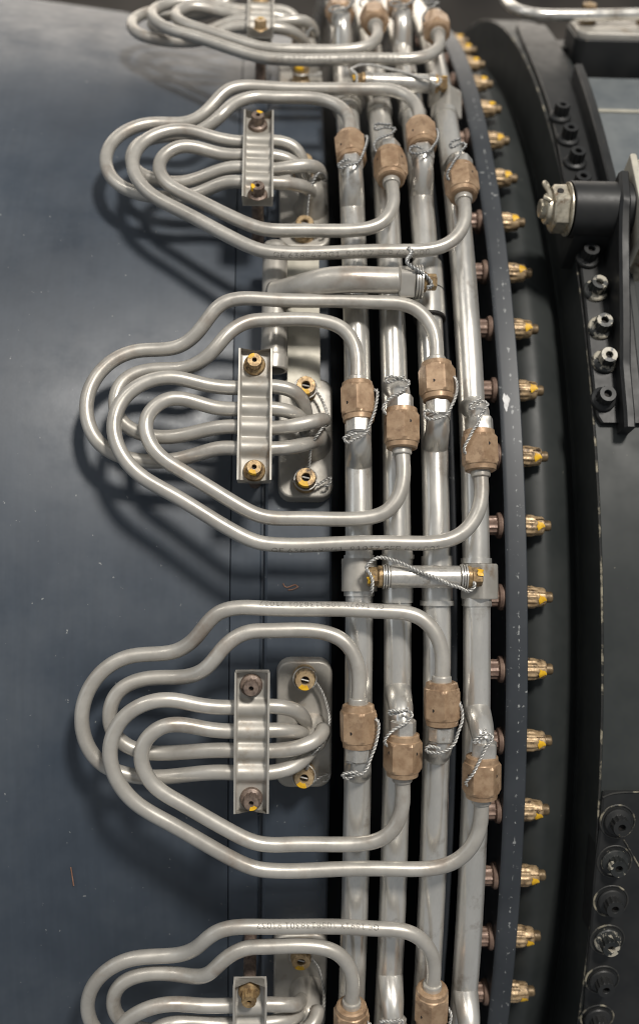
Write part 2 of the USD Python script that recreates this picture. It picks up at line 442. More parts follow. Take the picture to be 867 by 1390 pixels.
rear = Thing('turbine_casing', 'dark greenish turbine casing hollow between the flange and the rear ring', 'engine casing', (0, 0, -DR))
R2 = 1.0540
X2 = inv(816.5, 850, R2)[0]
prof = [(FX1, 1.002), (FX1 + 0.010, 1.011), (FX1 + 0.024, 1.0135), (X2 - 0.034, 1.011), (X2 - 0.016, 1.000), (X2 - 0.004, 0.982), (X2 - 0.001, 0.980), (X2, 0.985)]
rear.part('hollow_skin', ring(prof, A0, A1, 220), 'dark')
rear.part('rear_ring', ring([(X2, 0.985), (X2, R2 - 0.002), (X2 + 0.002, R2), (X2 + 0.056, R2), (X2 + 0.0575, R2 - 0.003), (X2 + 0.058, 1.0)], A0, A1, 240), 'dark')
rear.part('rear_skin', ring([(X2 + 0.058, 1.0), (X2 + 0.07, 0.995), (0.8, 1.005)], A0, A1, 160), 'dark')

for x_, r_ in ((X2 + 0.0006, R2 - 0.0010),):
    q_ = np.linspace(-0.62, 1.15, 240)
    rear.part('worn_edge', sweep(rear.loc(np.full(240, x_), q_, r_), 0.0011, 6), 'edge_wear')

# ------------------------------------------------------------------ flange bolts
DA, A_REF = 0.07495, -0.38596
GB = 'bolts around the slate flange'
NR = 0.0106                                # sizes of the flange bolts before FS
FS = 1.0


def locknut():
    import manifold3d as m3
    v, f = loft([(NR, 0.0, 'star'), (NR, 0.0085, 'star'), (NR * 0.97, 0.0100, 'star'), (0.0094, 0.0120, 'circle'), (0.0088, 0.0185, 'circle'), (0.0078, 0.0198, 'circle')], 'r', 72)
    body = m3.Manifold(m3.Mesh(np.asarray(v, np.float32), np.asarray(f, np.uint32)))
    if body.volume() < 0:
        body = m3.Manifold(m3.Mesh(np.asarray(v, np.float32), np.asarray(f[:, ::-1], np.uint32)))
    for k in range(6):
        cut = m3.Manifold.cube([0.006, 0.0011, 0.0080], True).translate([0.0098, 0, 0.0150]).rotate([0, 0, k * 60 + 8])
        body = body - cut
    body = body.scale([FS, FS, FS])
    q = body.to_mesh()
    return orient(np.array(q.vert_properties[:, :3]), 'x'), np.array(q.tri_verts)


NUT = locknut()


def sector(steps, a0, a1, axis='x', lift=0.0004, n=9):
    """A daub of paint lying on part of a turned surface."""
    a = np.linspace(a0, a1, n)
    rows = []
    for k, (r, z) in enumerate(steps):
        aa = (a - (a0 + a1) / 2) * (0.62 + 0.38 * math.sin(1.1 + 1.3 * k)) + (a0 + a1) / 2 + 0.10 * math.sin(2.3 * k)
        rows.append(np.stack([(r + lift) * np.cos(aa), (r + lift) * np.sin(aa), z + 0.0006 * np.sin(aa * 9 + k)], 1))
    v, f = skin(np.array(rows), False, False, False)
    return orient(v, axis), f


def flange_bolt(i):
    a = A_REF + DA * i
    t = Thing('flange_bolt', '', 'bolt', (FX1, a, 1.0308), GB)
    t.part('locknut', NUT, 'flange_nut', 30)
    big = lambda m: (m[0] * FS, m[1])
    t.part('thread_end', big(loft([(0.0052, 0.012, 'circle'), (0.0052, 0.0255, 'circle'), (0.0044, 0.0268, 'circle'), (0.0020, 0.0268, 'circle')], 'x', 24)), 'thread')
    # the daub faces slightly below the outward direction
    t.part('paint_mark', big(sector([(0.0094, 0.0124), (0.0092, 0.0140), (0.0089, 0.0178), (0.0086, 0.0190)], PI / 2 - 0.20, PI / 2 + 0.80)), 'yellow')
    L = FX1 - FX0
    hd = [(0.0125, -L, 'circle'), (0.0128, -L - 0.0012, 'circle'), (0.0118, -L - 0.0038, 'circle'), (0.0093, -L - 0.0048, 'circle'), (0.0093, -L - 0.0050, 'star'), (0.0092, -L - 0.0235, 'star'), (0.0084, -L - 0.0245, 'star')]
    hd = [(r * FS if z < -L or k_ else r * FS, -L + (z + L) * FS, k_) for r, z, k_ in hd]
    t.part('bolt_head', loft(hd, 'x', 48), 'head', 30)
    return t


BOLT_IDX = list(range(-1, 19))
ORD = 'topmost second third fourth fifth sixth seventh eighth ninth tenth eleventh twelfth thirteenth fourteenth fifteenth sixteenth seventeenth eighteenth nineteenth twentieth twenty-first twenty-second'.split()
first = None
for i in BOLT_IDX:
    lab = f'gold locknut bolt with yellow mark on the slate flange, {ORD[max(BOLT_IDX) - i]} from the top'.replace('topmost from the top', 'topmost of all')
    if first is None:
        first = flange_bolt(i)
        first.prim.SetCustomDataByKey('label', lab)
    else:
        copy_of(first, 'flange_bolt', lab, 'bolt', (FX1, A_REF + DA * i, 1.0308), GB, rng.uniform(-0.22, 0.22))

# ------------------------------------------------------------------ manifold tubes
RM, RT = 1.0763, 0.0123
RN, RH, RS = 1.109, 1.1056, 1.1012          # out to the nuts, the level runs, the clamps
SP = 0.29115
XT = [0.0844, 0.1188, 0.1542, 0.1900]
TN = ['first steel manifold tube from the left, nearest the loops', 'second steel manifold tube from the left', 'third steel manifold tube, beside the dark ridge gap', 'rightmost steel manifold tube, next to the brown bolt heads']
XN = [0.0820, 0.1203, 0.1533, 0.1910]
NA = [-0.1183, -0.1532, -0.1011, -0.1729]
NDIR = [-1, 1, -1, 1]                       # the side of the nut on which the branch meets the manifold
CL = [0, 1, 2, 3, 4]                        # clusters from the top down; 3 is the surveyed one
CN = {-1: 'cluster beyond the top edge', 0: 'topmost cluster', 1: 'second cluster from top', 2: 'third cluster from top', 3: 'fourth cluster from top', 4: 'bottom cluster'}
A_LINK = [inv(575, 783, 1.1015)[1], inv(545, 112, 1.1015)[1]]
mani = []
for k in range(4):
    t = Thing('manifold_tube', TN[k], 'pipe', (XT[k], 0.0, RM), 'manifold tubes running round the engine')
    t.part('tube', arc(t, XT[k], RM, -1.2, 1.6, RT), 'manifold')
    mani.append(t)
    for c in CL:
        off = (3 - c) * SP
        a, s = NA[k] + off, NDIR[k]
        pts = np.array([t.loc(XN[k], a + s * d, r) for d, r in ((0.010, RN), (0.026, RN), (0.033, RN - 0.0008), (0.041, RN - 0.006), (0.049, RN - 0.017), (0.056, RN - 0.031))])
        pts[:, 0] += np.linspace(0, XT[k] - XN[k], 6) ** 1
        p = smooth_path(pts, 0.0025)
        u = np.linspace(0, 1, len(p))
        p_ = t.part('branch_stub', sweep(p, np.interp(u, [0, 0.35, 0.6, 1], [0.0084, 0.0088, 0.0106, 0.0122]), 24), 'manifold', 60)
        hx = loft([(0.0100, 0, 'hex', 0.0099), (0.0118, 0.0010, 'hex', 0.0114), (0.0118, 0.0125, 'hex', 0.0114), (0.0100, 0.0140, 'hex', 0.0099)], 'r', 48)
        d0, d1 = t.loc(XN[k], a + s * 0.0215, RN), t.loc(XN[k], a + s * 0.030, RN)
        t.part('wrench_flat', turned(hx, d1 - d0, d0), 'fitting', 25, parent=p_)

for a in A_LINK:
    mani[0].part('collar', arc(mani[0], XT[0], RM + 0.0005, a - 0.0135, a + 0.0170, 0.0158, 32), 'sheet')
    mani[0].part('collar', arc(mani[0], XT[0], RM, a - 0.0180, a + 0.0205, 0.0138, 32), 'manifold')
    for k, (lo, hi, rr) in ((1, (-0.024, 0.026, 0.0138)), (1, (0.017, 0.021, 0.0150)), (2, (-0.0265, 0.020, 0.0138)), (2, (-0.0265, -0.022, 0.0152))):
        mani[k].part('collar', arc(mani[k], XT[k], RM, a + lo, a + hi, rr, 32, 0.004), 'manifold')
    sq = loft([(0.0170, -0.0165, 'square'), (0.0182, -0.0150, 'square'), (0.0182, 0.0135, 'square'), (0.0170, 0.0150, 'square')], 't', 48, PI / 4)
    mani[3].part('collar', move(sq, mani[3].loc(XT[3] + 0.002, a - 0.003, RM + 0.003)), 'sheet', 30)
    mani[3].part('collar', arc(mani[3], XT[3], RM, a + 0.013, a + 0.018, 0.0140, 32, 0.003), 'manifold')
    mani[3].part('collar', arc(mani[3], XT[3], RM, a - 0.027, a - 0.018, 0.0134, 32, 0.004), 'manifold')
# large sleeve on the third tube beside the drain elbow
a_up, a_dn = inv(586, 356, 1.082)[1], inv(586, 428, 1.082)[1]
mani[2].part('sleeve', arc(mani[2], XT[2], RM + 0.001, a_dn, a_up, 0.0152, 32, 0.006), 'manifold')
for yy in (379, 417):
    q = inv(586, yy, 1.100)[1]
    mani[2].part('seal_groove', arc(mani[2], XT[2], RM + 0.001, q - 0.0006, q + 0.0006, 0.01545, 32, 0.001), 'hole')

# ------------------------------------------------------------------ fuel lines with their coupling nuts
Z = lambda pts: [(80 + a / 2.2816, 740 + b / 2.2816) for a, b in pts]
TR = 0.00655
END = {1: [(365, 960), (377, 959.5), (391, 960.5), (403, 966), (411, 976), (415, 989)],
       2: [(365, 992), (380, 992), (394, 992), (404, 994.5), (411, 999), (416, 1004)],
       3: [(365, 1019), (384, 1018.5), (402, 1016), (420, 1010), (432, 1001), (438, 990)],
       4: [(365, 1049), (384, 1046.5), (402, 1038), (416, 1026), (424, 1015), (428, 1006)]}
ENDR = {1: [1.1012, 1.1012, 1.1007, 1.0962, 1.0857, 1.0677], 2: [1.1012, 1.1007, 1.0977, 1.0907, 1.0797, 1.0677], 3: [1.1012, 1.1017, 1.1027, 1.1012, 1.0947, 1.0817], 4: [1.1012, 1.1002, 1.0947, 1.0857, 1.0757, 1.0637]}
PATHS = {
    'C': ([(599.5, 955), (599.5, 930), (599.5, 895), (597.5, 877), (591, 860), (580, 846), (566, 837), (548, 832), (520, 830), (480, 828), (440, 827), (400, 826.5), (360, 826), (325, 826)]
          + Z([(520, 199), (495, 210), (470, 230), (450, 252), (430, 280), (408, 306), (382, 323), (350, 331), (310, 335), (270, 339), (230, 345), (195, 356), (160, 374), (125, 404), (98, 444), (82, 490), (76, 535), (81, 580), (96, 624), (118, 660), (150, 688), (190, 705), (240, 715), (300, 719), (350, 718.5), (400, 711), (450, 706), (500, 705)]), 4),
    'A': ([(486.5, 985), (486.5, 955), (486.5, 922), (484, 901), (476, 881), (463, 867), (445, 859.5), (420, 857), (390, 856.5), (365, 856)]
          + Z([(620, 265), (590, 269), (560, 279), (530, 297), (505, 322), (487, 347), (468, 373), (440, 394), (410, 404), (370, 408.5), (330, 410), (290, 413), (250, 420), (210, 437), (180, 463), (165, 500), (162, 540), (172, 580), (195, 608), (228, 628), (265, 640), (305, 645), (355, 645), (400, 640), (440, 637), (500, 637)]), 3),
    'B': ([(546.5, 1025), (546.3, 1060), (546, 1085), (543.5, 1105), (536, 1122), (523, 1136), (506, 1143.5), (480, 1146), (440, 1146.5), (400, 1146.5), (365, 1147)]
          + Z([(615, 925), (588, 914), (540, 893), (450, 840), (370, 795), (325, 768), (292, 738), (268, 700), (258, 655), (265, 618), (287, 585), (318, 565), (355, 556.5), (395, 557), (430, 565), (465, 573), (500, 575)]), 2),
    'D': ([(653.5, 1055), (653.3, 1088), (652.3, 1112), (648, 1132), (639, 1150), (626, 1164.5), (609, 1174), (590, 1178), (540, 1179.5), (500, 1180), (460, 1180.5), (400, 1181.5), (365, 1182)]
          + Z([(620, 1007), (588, 997), (540, 974), (440, 915), (340, 862), (285, 829), (235, 793), (195, 747), (170, 695), (162, 640), (171, 588), (197, 543), (240, 507), (290, 486), (340, 479.5), (390, 485), (430, 496), (470, 502), (500, 502)]), 1)}
HI, LO = 1.1065, 1.0871
# how much each cluster's loops lie further left or right than the surveyed one's, in flange radii at the far left
SHIFT = {-1: 0.0, 0: -0.004, 1: -0.005, 2: -0.006, 3: -0.0015, 4: -0.001}
ROLE = {'C': 'outermost fuel line', 'A': 'second fuel line, arching over the clamp', 'B': 'inner fuel line of the lower loop', 'D': 'long lower fuel line crossing all the manifold tubes'}
TUBE_K = {'A': 0, 'B': 1, 'C': 2, 'D': 3}


def tube_points(key, c):
    pts, slot = PATHS[key]
    out, n = [], len(pts)
    for i, (x, y) in enumerate(pts):
        # level from the nut to the bend, then falling gently; the run into the clamp is lower still
        r = RN + (RH - RN) * np.clip((560 - x) / 120, 0, 1)
        if i > 12:
            upper = key in 'CA'
            last = i > n - 8
            w = np.clip((300 - x) / 70, 0, 1)
            w = w * w * (3 - 2 * w)
            if i > n - 12 and x > 210:                # the run that ends in the clamp
                r = RS + ((LO if upper else HI) - RS) * w
            else:
                r = RH + ((LO if upper else HI) - RH) * w
        out.append((x, y, r))
    for (x, y), r in zip([(318, PATHS[key][0][-1][1])] + END[slot], [RS] + ENDR[slot]):
        out.append((x, y, r))
    q = []
    for x, y, r in out:
        ex, ea = inv(x, y, r)
        w = np.clip((-0.02 - ex) / 0.15, 0, 1)
        k = len(q) / (len(out) - 1)
        e = max(0.0, math.sin(PI * min(1.0, max(0.0, (k - 0.06) / 0.80)))) * (0.0 if c == 3 else 0.0021)
        ph = 1.7 * c + 0.9 * 'CABD'.index(key)
        q.append((ex + SHIFT[c] * w + e * math.sin(5.0 * k + ph) * w, ea + (3 - c) * SP + e * math.sin(6.5 * k + 2.1 * ph), r))
    return q


def coupling_nut(t, k, c, at, axis):
    turn = rng.uniform(-0.35, 0.35)
    hx = loft([(0.0118, -0.0190, 'circle'), (0.0138, -0.0182, 'circle'), (0.0142, -0.0140, 'circle'), (0.0170, -0.0132, 'hex', 0.0152), (0.0170, -0.0110, 'hex', 0.0168),
               (0.0170, 0.0108, 'hex', 0.0168), (0.0170, 0.0130, 'hex', 0.0152), (0.0142, 0.0138, 'circle'), (0.0136, 0.0176, 'circle'), (0.0118, 0.0186, 'circle')], 'r', 72, turn)
    p = t.part('coupling_nut', turned(hx, axis, at), 'nut', 14)
    bores = []
    for h in range(0, 6, 2):
        v, f = loft([(0.0020, 0.0140, 'circle'), (0.0020, 0.01490, 'circle')], 'r', 12)
        g = turn + h * PI / 3 + (0.18 if h % 4 else -0.18)
        rad = 0.0147 / 0.0149 / math.cos(0.18)
        v = np.stack([v[:, 2] * rad * math.cos(g) - v[:, 0] * math.sin(g), v[:, 2] * rad * math.sin(g) + v[:, 0] * math.cos(g), v[:, 1] * 0.8 - 0.004], 1)
        bores.append((v, f))
    t.part('lockwire_hole', turned(join(*bores), axis, at), 'hole', 14, parent=p)
    return p


def stamp(t, text, x0, path, phi, height, width, flip=False, parent=None):
    """Part numbers printed on the tube: flat print wrapped round it. phi: how far below the outward side."""
    mesh = meshkit.text_mesh(text, height, 0.00002)
    mesh = mesh.subdivide_to_size(0.0011, max_iter=12)
    v = np.array(mesh.vertices)
    keep = v[mesh.faces][:, :, 2].min(1) > 0.00001
    f = np.array(mesh.faces)[keep]
    u, w = v[:, 0].copy(), v[:, 1] - height / 2
    u = u * width / u.max()
    if flip:
        u, w = u.max() - u, -w
    ang = phi - w / TR
    rad = TR + 0.00015
    half = path[:int(len(path) * 0.42)]
    o = np.argsort(half[:, 0])
    x = x0 - t.x0 + u
    c = [np.interp(x, half[o, 0], half[o, k]) for k in (1, 2)]
    out = np.stack([x, c[0] - rad * np.sin(ang), c[1] + rad * np.cos(ang)], 1)
    t.part('part_number', (out, f), 'ink', False, parent=parent)


TEXT_D = {0: 'GE 638E498G1  91037 SFP 431000', 1: 'GE 638E498G1  91037 SFP 432000', 2: 'GE 638E498G1  91037 SFP 436001', 3: '', 4: '', -1: ''}
TEXT_C = {0: '', 1: '', 2: '', 3: 'GE 1697X 1058138301 91037', 4: 'GE 1691X 1058138301 91037', -1: ''}
for c in CL:
    for key in 'CABD':
        q = tube_points(key, c)
        k = TUBE_K[key]
        base = q[0]
        t = Thing('fuel_line', f'{ROLE[key]} of the {CN[c]}', 'fuel line', base, 'grey steel fuel lines looping to the nozzles')
        p = np.array([t.loc(*w) for w in q])
        path = smooth_path(p, 0.0032, 2.2e-7)
        tp = t.part('tube', sweep(path, TR, 20), 'tube', True)
        d = path[6] - path[0]
        coupling_nut(t, k, c, p[0] * 1.0, d)
        # ferrule where the line leaves the nut
        L0 = np.array([0, 0, 0.0]); dn = d / np.linalg.norm(d)
        fer = loft([(0.0086, 0.012, 'circle'), (0.0086, 0.0225, 'circle'), (0.0080, 0.0235, 'circle'), (0.0066, 0.0240, 'circle')], 'r', 32)
        t.part('ferrule', turned(fer, dn, p[0]), 'tube')
        if key == 'D' and TEXT_D[c]:
            ex, ea = inv(364, 1181.5, RH)
            stamp(t, TEXT_D[c], ex, path, 0.98, 0.0050, 0.1465, False, tp)
        if key == 'C' and TEXT_C[c]:
            ex, ea = inv(352, 826.5, RH)
            stamp(t, TEXT_C[c], ex, path, -0.84, 0.0050, 0.1070, True, tp)

# ------------------------------------------------------------------ clamps, nozzle mounts


def twelve_point(r, h, wash, wash_h, bore, n=72):
    """A flanged twelve-point bolt head with a drilled end."""
    return loft([(wash, 0, 'circle'), (wash, wash_h * 0.7, 'circle'), (wash * 0.93, wash_h, 'circle'), (r * 1.02, wash_h * 1.25, 'circle'), (r, wash_h * 1.35, 'star'), (r, h - 0.0012, 'star'), (r * 0.9, h, 'circle'),
                 (bore * 1.15, h, 'circle'), (bore, h - 0.0008, 'circle'), (bore, h - 0.006, 'circle')], 'r', n)


def bore_plug(r, z):
    return loft([(r, z - 0.0015, 'circle'), (r, z, 'circle')], 'r', 20)


def daub(r0, r1, a0, a1, z, n=8):
    a = np.linspace(a0, a1, n)
    rows = [np.stack([r * np.cos(a), r * np.sin(a), np.full(n, zz)], 1) for r, zz in ((r0, z), (r1 * 0.93, z), (r1, z - 0.0009), (r1 * 1.02, z - 0.004))]
    v, f = skin(np.array(rows), False, False, False)
    return v, f[:, ::-1]


CLAMP_LABEL = 'wavy steel clamp with two flanged bolts on tubes of the '
MOUNT_LABEL = 'rounded steel nozzle mount with two drilled brass bolts under the '
CLAMP_BOLT = {-1: 'bolt', 0: 'bolt_pale', 1: 'bolt_dark', 2: 'bolt', 3: 'bolt_dark', 4: 'bolt'}
for c in CL:
    OFF = (3 - c) * SP
    xc, ac = inv(341.6, 1007, 1.110)
    t = Thing('tube_clamp', CLAMP_LABEL + CN[c], 'clamp', (xc, ac + OFF, RS), 'tube clamps of the loop clusters')
    w = (inv(364.7, 1007, 1.1137)[0] - inv(318.6, 1007, 1.1137)[0]) / 2
    tt = np.array([t.px(341, y, RS)[1] for y in (960, 992, 1019, 1049)])
    t_hi, t_lo = t.px(341, 913, 1.1137)[1], t.px(341, 1102, 1.1097)[1]
    ts = np.linspace(t_lo, t_hi, 110)
    curv = np.sqrt((RS + DR) ** 2 - ts ** 2) - RS - DR                   # the tubes lie on a circle round the engine
    bump = np.max(np.sqrt(np.maximum(1e-9, (TR + 0.0022) ** 2 - (ts[:, None] - tt[None]) ** 2)), axis=1)
    floor = np.maximum(bump, 0.0034) + curv
    for _ in range(3):
        floor = np.convolve(np.pad(floor, 1, 'edge'), [0.25, 0.5, 0.25], 'valid')
    top = 0.0150 + curv * 0.6 + 0.0012 * np.cos(ts / t_hi * PI)
    th = 0.0017
    rings = []
    for y, fz, tz in zip(ts, floor, top):
        rings.append([(-w - 0.0006, y, tz), (-w + th - 0.0006, y, tz), (-w + th, y, fz + 0.002), (-w + th + 0.0022, y, fz), (w - th - 0.0022, y, fz), (w - th, y, fz + 0.002), (w - th + 0.0006, y, tz), (w + 0.0006, y, tz), (w, y, fz - th), (-w, y, fz - th)])
    t.part('clamp_channel', skin(np.array(rings)[:, ::-1]), 'sheet', 40)
    t.part('lower_saddle', block(-w * 0.9, w * 0.9, t_lo + 0.016, t_hi - 0.016, -0.0095 + curv.min(), -0.0068 + curv.min() * 0.5), 'sheet')
    for y, dx in ((931, 0.0), (1085, 0.0)):
        b = t.px(341, y, 1.1077)
        bz = 0.0032 + np.interp(b[1], ts, curv)
        at = (b[0], b[1], bz)
        p_ = t.part('clamp_bolt', move(twelve_point(0.0068, 0.0150, 0.0097, 0.0042, 0.0019), at), CLAMP_BOLT[c], 30)
        t.part('bore', move(bore_plug(0.0019, 0.0112), at), 'hole', parent=p_)
        if c in (0, 1, 2) or y > 1000:
            q = {0: 1.5, 1: 1.2, 2: 2.2, 3: -1.2, 4: 1.0, -1: 1.0}[c] + (2.2 if y > 1000 and c in (1, 2) else 0)
            t.part('paint_mark', move(daub(0.0030, 0.0067, q - 0.6, q + 0.6, 0.0152), at), 'yellow', parent=p_)
        t.part('standoff', move(loft([(0.0060, -0.086, 'circle'), (0.0060, -0.0095, 'circle')], 'r', 24), (b[0], b[1] * 0.80, 0)), 'bolt_dark')

    x0, a0 = inv(413, 985, 1.048)
    n = Thing('nozzle_mount', MOUNT_LABEL + CN[c], 'nozzle mount', (x0, a0 + OFF, 1.0303), 'fuel nozzle mounts of the loop clusters')
    hw = (inv(451, 985, 1.047)[0] - inv(375.5, 985, 1.047)[0]) / 2
    hh = (n.px(413, 897, 1.047)[1] - n.px(413, 1069, 1.047)[1]) / 2
    cy = (n.px(413, 897, 1.047)[1] + n.px(413, 1069, 1.047)[1]) / 2
    n.part('mount_plate', move(slab(hw, hh, 0.0125, -0.003, 0.0165, 0.0026), (0, cy, 0)), 'sheet', 40)
    bs = n.px(424, 1000, 1.063)
    n.part('nozzle_stem', move(loft([(0.0180, 0.010, 'circle'), (0.0170, 0.0175, 'circle'), (0.0145, 0.024, 'circle'), (0.0132, 0.034, 'circle'), (0.0122, 0.044, 'circle'), (0.0095, 0.051, 'circle'), (0.004, 0.0535, 'circle')], 'r', 40), (bs[0], bs[1], 0)), 'tube', 60)
    for (bx, by), ang in (((414, 924), -1.75), ((412.5, 1057), -1.9)):
        q = n.px(bx, by, 1.0665)
        at = (q[0], q[1], 0.0165 - 0.0006)
        p_ = n.part('mount_bolt', move(twelve_point(0.0094, 0.0205, 0.0108, 0.0040, 0.0037), at), 'bolt_pale' if c != 2 else 'bolt', 30)
        n.part('bore', move(bore_plug(0.0037, 0.0160), at), 'hole', parent=p_)
        n.part('paint_mark', move(daub(0.0042, 0.0092, ang - 0.6, ang + 0.6, 0.0207), at), 'yellow', parent=p_)
        ring_a = np.linspace(0, 2 * PI, 30)
        n.part('wire_ring', move(sweep(np.c_[0.0104 * np.cos(ring_a), 0.0104 * np.sin(ring_a), np.full(30, 0.0125)], 0.0008, 7), at), 'wire', parent=p_)
        n.part('wire_end', move(sweep(np.array([(-0.0034, 0.0008, 0.0176), (0.0034, -0.0008, 0.0180)]), 0.0008, 7), at), 'wire', parent=p_)

# ------------------------------------------------------------------ lockwires
WL = {'A': 'twisted steel lockwire from the first coupling nut of the ', 'B': 'twisted steel lockwire from the second coupling nut of the ',
      'C': 'twisted steel lockwire from the third coupling nut of the ', 'D': 'twisted steel lockwire from the rightmost coupling nut of the ', 'M': 'twisted steel lockwire joining the two mount bolts of the '}
q = 2.896
V = lambda pts: [(420 + a / q, 740 + b / q, r) for a, b, r in pts]
WIRES = {
    'A': V([(258, 684, 1.116), (270, 692, 1.119), (268, 740, 1.121), (255, 800, 1.122), (240, 845, 1.1225), (222, 882, 1.1225), (200, 900, 1.1225), (172, 908, 1.1225), (145, 916, 1.121), (130, 908, 1.122), (145, 897, 1.124), (185, 893, 1.125)]),
    'B': V([(306, 790, 1.118), (297, 768, 1.121), (310, 745, 1.122), (345, 718, 1.1225), (375, 700, 1.1225), (397, 680, 1.1225), (402, 662, 1.1225), (380, 655, 1.1225), (350, 657, 1.1225), (310, 664, 1.1225), (312, 654, 1.1242), (360, 652, 1.1250), (385, 640, 1.124)]),
    'C': V([(588, 618, 1.116), (597, 635, 1.119), (597, 690, 1.121), (585, 740, 1.122), (565, 782, 1.1225), (540, 808, 1.1225), (515, 815, 1.1225), (485, 818, 1.122), (460, 808, 1.1225), (462, 794, 1.124), (500, 797, 1.125), (515, 805, 1.125)]),
    'D': V([(620, 945, 1.117), (612, 936, 1.120), (635, 905, 1.1235), (655, 870, 1.1245), (680, 825, 1.1225), (700, 785, 1.1225), (716, 752, 1.1225), (705, 745, 1.1225), (675, 760, 1.1225), (645, 775, 1.1225), (650, 765, 1.1242), (680, 745, 1.125), (690, 722, 1.123)]),
    'M': [(427, 925, 1.0585), (433, 933, 1.0585), (439, 945, 1.059), (443.5, 960, 1.062), (446.5, 976, 1.069), (446.5, 990, 1.078), (441, 1004, 1.09), (432, 1016, 1.0945), (424, 1025, 1.089), (418, 1036, 1.077), (414, 1046, 1.0605)],
}
SEG = {'P': [(424, 1061, 1.058), (432, 1057, 1.057), (440, 1052, 1.0575), (446, 1051, 1.059), (445.5, 1057, 1.0585), (438, 1060, 1.058)]}
for c in CL:
    OFF = (3 - c) * SP
    rw = random.Random(40 + c)
    for key, pts in WIRES.items():
        if c == 4 and key == 'D':
            continue                            # below the frame
        x, a = inv(*pts[0])
        t = Thing('lockwire', WL[key] + CN[c], 'lockwire', (x, a + OFF, pts[0][2]), 'twisted lockwires on the couplings')
        jit = [(px + rw.uniform(-0.8, 0.8) * (0 < i), py + rw.uniform(-1.0, 1.0) * (0 < i), r) for i, (px, py, r) in enumerate(pts)]
        p = np.array([t.px(*w) for w in jit])
        t.part('twisted_pair', twisted(smooth_path(p, 0.00055), 0.00078, 0.0068), 'wire_dark' if c in (0, 1) else 'wire', True)
        if key == 'M':
            p = np.array([t.px(*w) for w in SEG['P']])
            t.part('pigtail', twisted(smooth_path(p, 0.00055), 0.00078, 0.0068), 'wire', True)
        elif key in 'AC':
            # the loop that holds the wire round the neck of the fitting
            cx, ca = inv(*(pts[7]))
            b = (XN[TUBE_K[key]], NA[TUBE_K[key]] - 0.0375 + OFF, RN - 0.002)
            aa = np.linspace(0, 2 * PI, 40)
            lp = t.loc(*b) + np.stack([0.0100 * np.cos(aa), 0.002 * np.sin(aa), 0.0102 * np.sin(aa)], 1)
            t.part('wire_loop', sweep(lp, 0.00085, 7), 'wire', True)
OFF = 0.0

# ------------------------------------------------------------------ link rods across the manifold tubes
for li, a in enumerate(A_LINK):
    OFF = a - A_LINK[0]
    word = ('bright steel link rod across the manifold tubes in mid picture', 'bright steel link rod under the topmost cluster of loops')[li]
    t = Thing('link_rod', word, 'link rod', (inv(575, 783, 1.1015)[0], a, 1.1015), 'link rods across the manifold tubes')
    P0, P1 = t.px(528, 782, 1.1015)[0], t.px(624, 783, 1.1015)[0]
    t.part('rod', loft([(0.0088, P0, 'circle'), (0.0098, P0 + 0.001, 'circle'), (0.0098, P1 - 0.001, 'circle'), (0.0088, P1, 'circle')], 'x', 40), 'fitting')
    for k in range(3):
        for x in (P0 - 0.0021 * (k + 1), P1 + 0.0021 * k):
            t.part('washer', loft([(0.0104, x + 0.0003, 'circle'), (0.0110, x + 0.0005, 'circle'), (0.0110, x + 0.0017, 'circle'), (0.0104, x + 0.0019, 'circle')], 'x', 32), 'fitting')
    for s, x in ((-1, P0 - 0.0064), (1, P1 + 0.0064)):
        st = [(0.0098, x, 'circle'), (0.0098, x + s * 0.0030, 'circle'), (0.0084, x + s * 0.0042, 'circle'), (0.0084, x + s * 0.0044, 'hex'), (0.0084, x + s * 0.0120, 'hex'), (0.0072, x + s * 0.0130, 'hex')]
        p_ = t.part('bolt_head', loft(st, 'x', 48, 0.5), 'bolt', 30, label='brown bolt head at the end of the rod')
        ya = -0.35 if s < 0 else 0.55
        t.part('paint_mark', sector([(0.0081, x + s * 0.0080), (0.0081, x + s * 0.0123), (0.0070, x + s * 0.0134)], PI / 2 - ya - 0.45, PI / 2 - ya + 0.45), 'yellow', parent=p_)
    for sx in (0, 1):
        e = inv((505, 633)[sx], 783, 1.09)[0] - t.x0
        t.part('lug', block(e - 0.006, e + 0.006, -0.007, 0.007, -0.024, -0.004), 'sheet')
    zb = lambda pts: [(440 + x / 3.6125, 740 + y / 3.6125, r) for x, y, r in pts]
    w = zb([(232, 232, 1.1060), (236, 195, 1.1105), (228, 150, 1.1115), (208, 110, 1.1115), (225, 85, 1.1110), (262, 62, 1.1115), (310, 66, 1.1125), (360, 82, 1.1132), (420, 108, 1.1135), (490, 140, 1.1138), (560, 168, 1.1130), (620, 195, 1.1120), (670, 212, 1.1115), (708, 226, 1.1075), (728, 214, 1.1085), (730, 180, 1.1110)])
    x, aa = inv(*w[0])
    ww = Thing('lockwire', ('twisted lockwire lying over the link rod in mid picture', 'twisted lockwire lying over the upper link rod')[li], 'lockwire', (x, aa + OFF, w[0][2]), 'twisted lockwires on the link rods')
    p = np.array([ww.px(*e) for e in w])
    ww.part('twisted_pair', twisted(smooth_path(p, 0.00055), 0.00088, 0.0064), 'wire', True)
OFF = 0.0

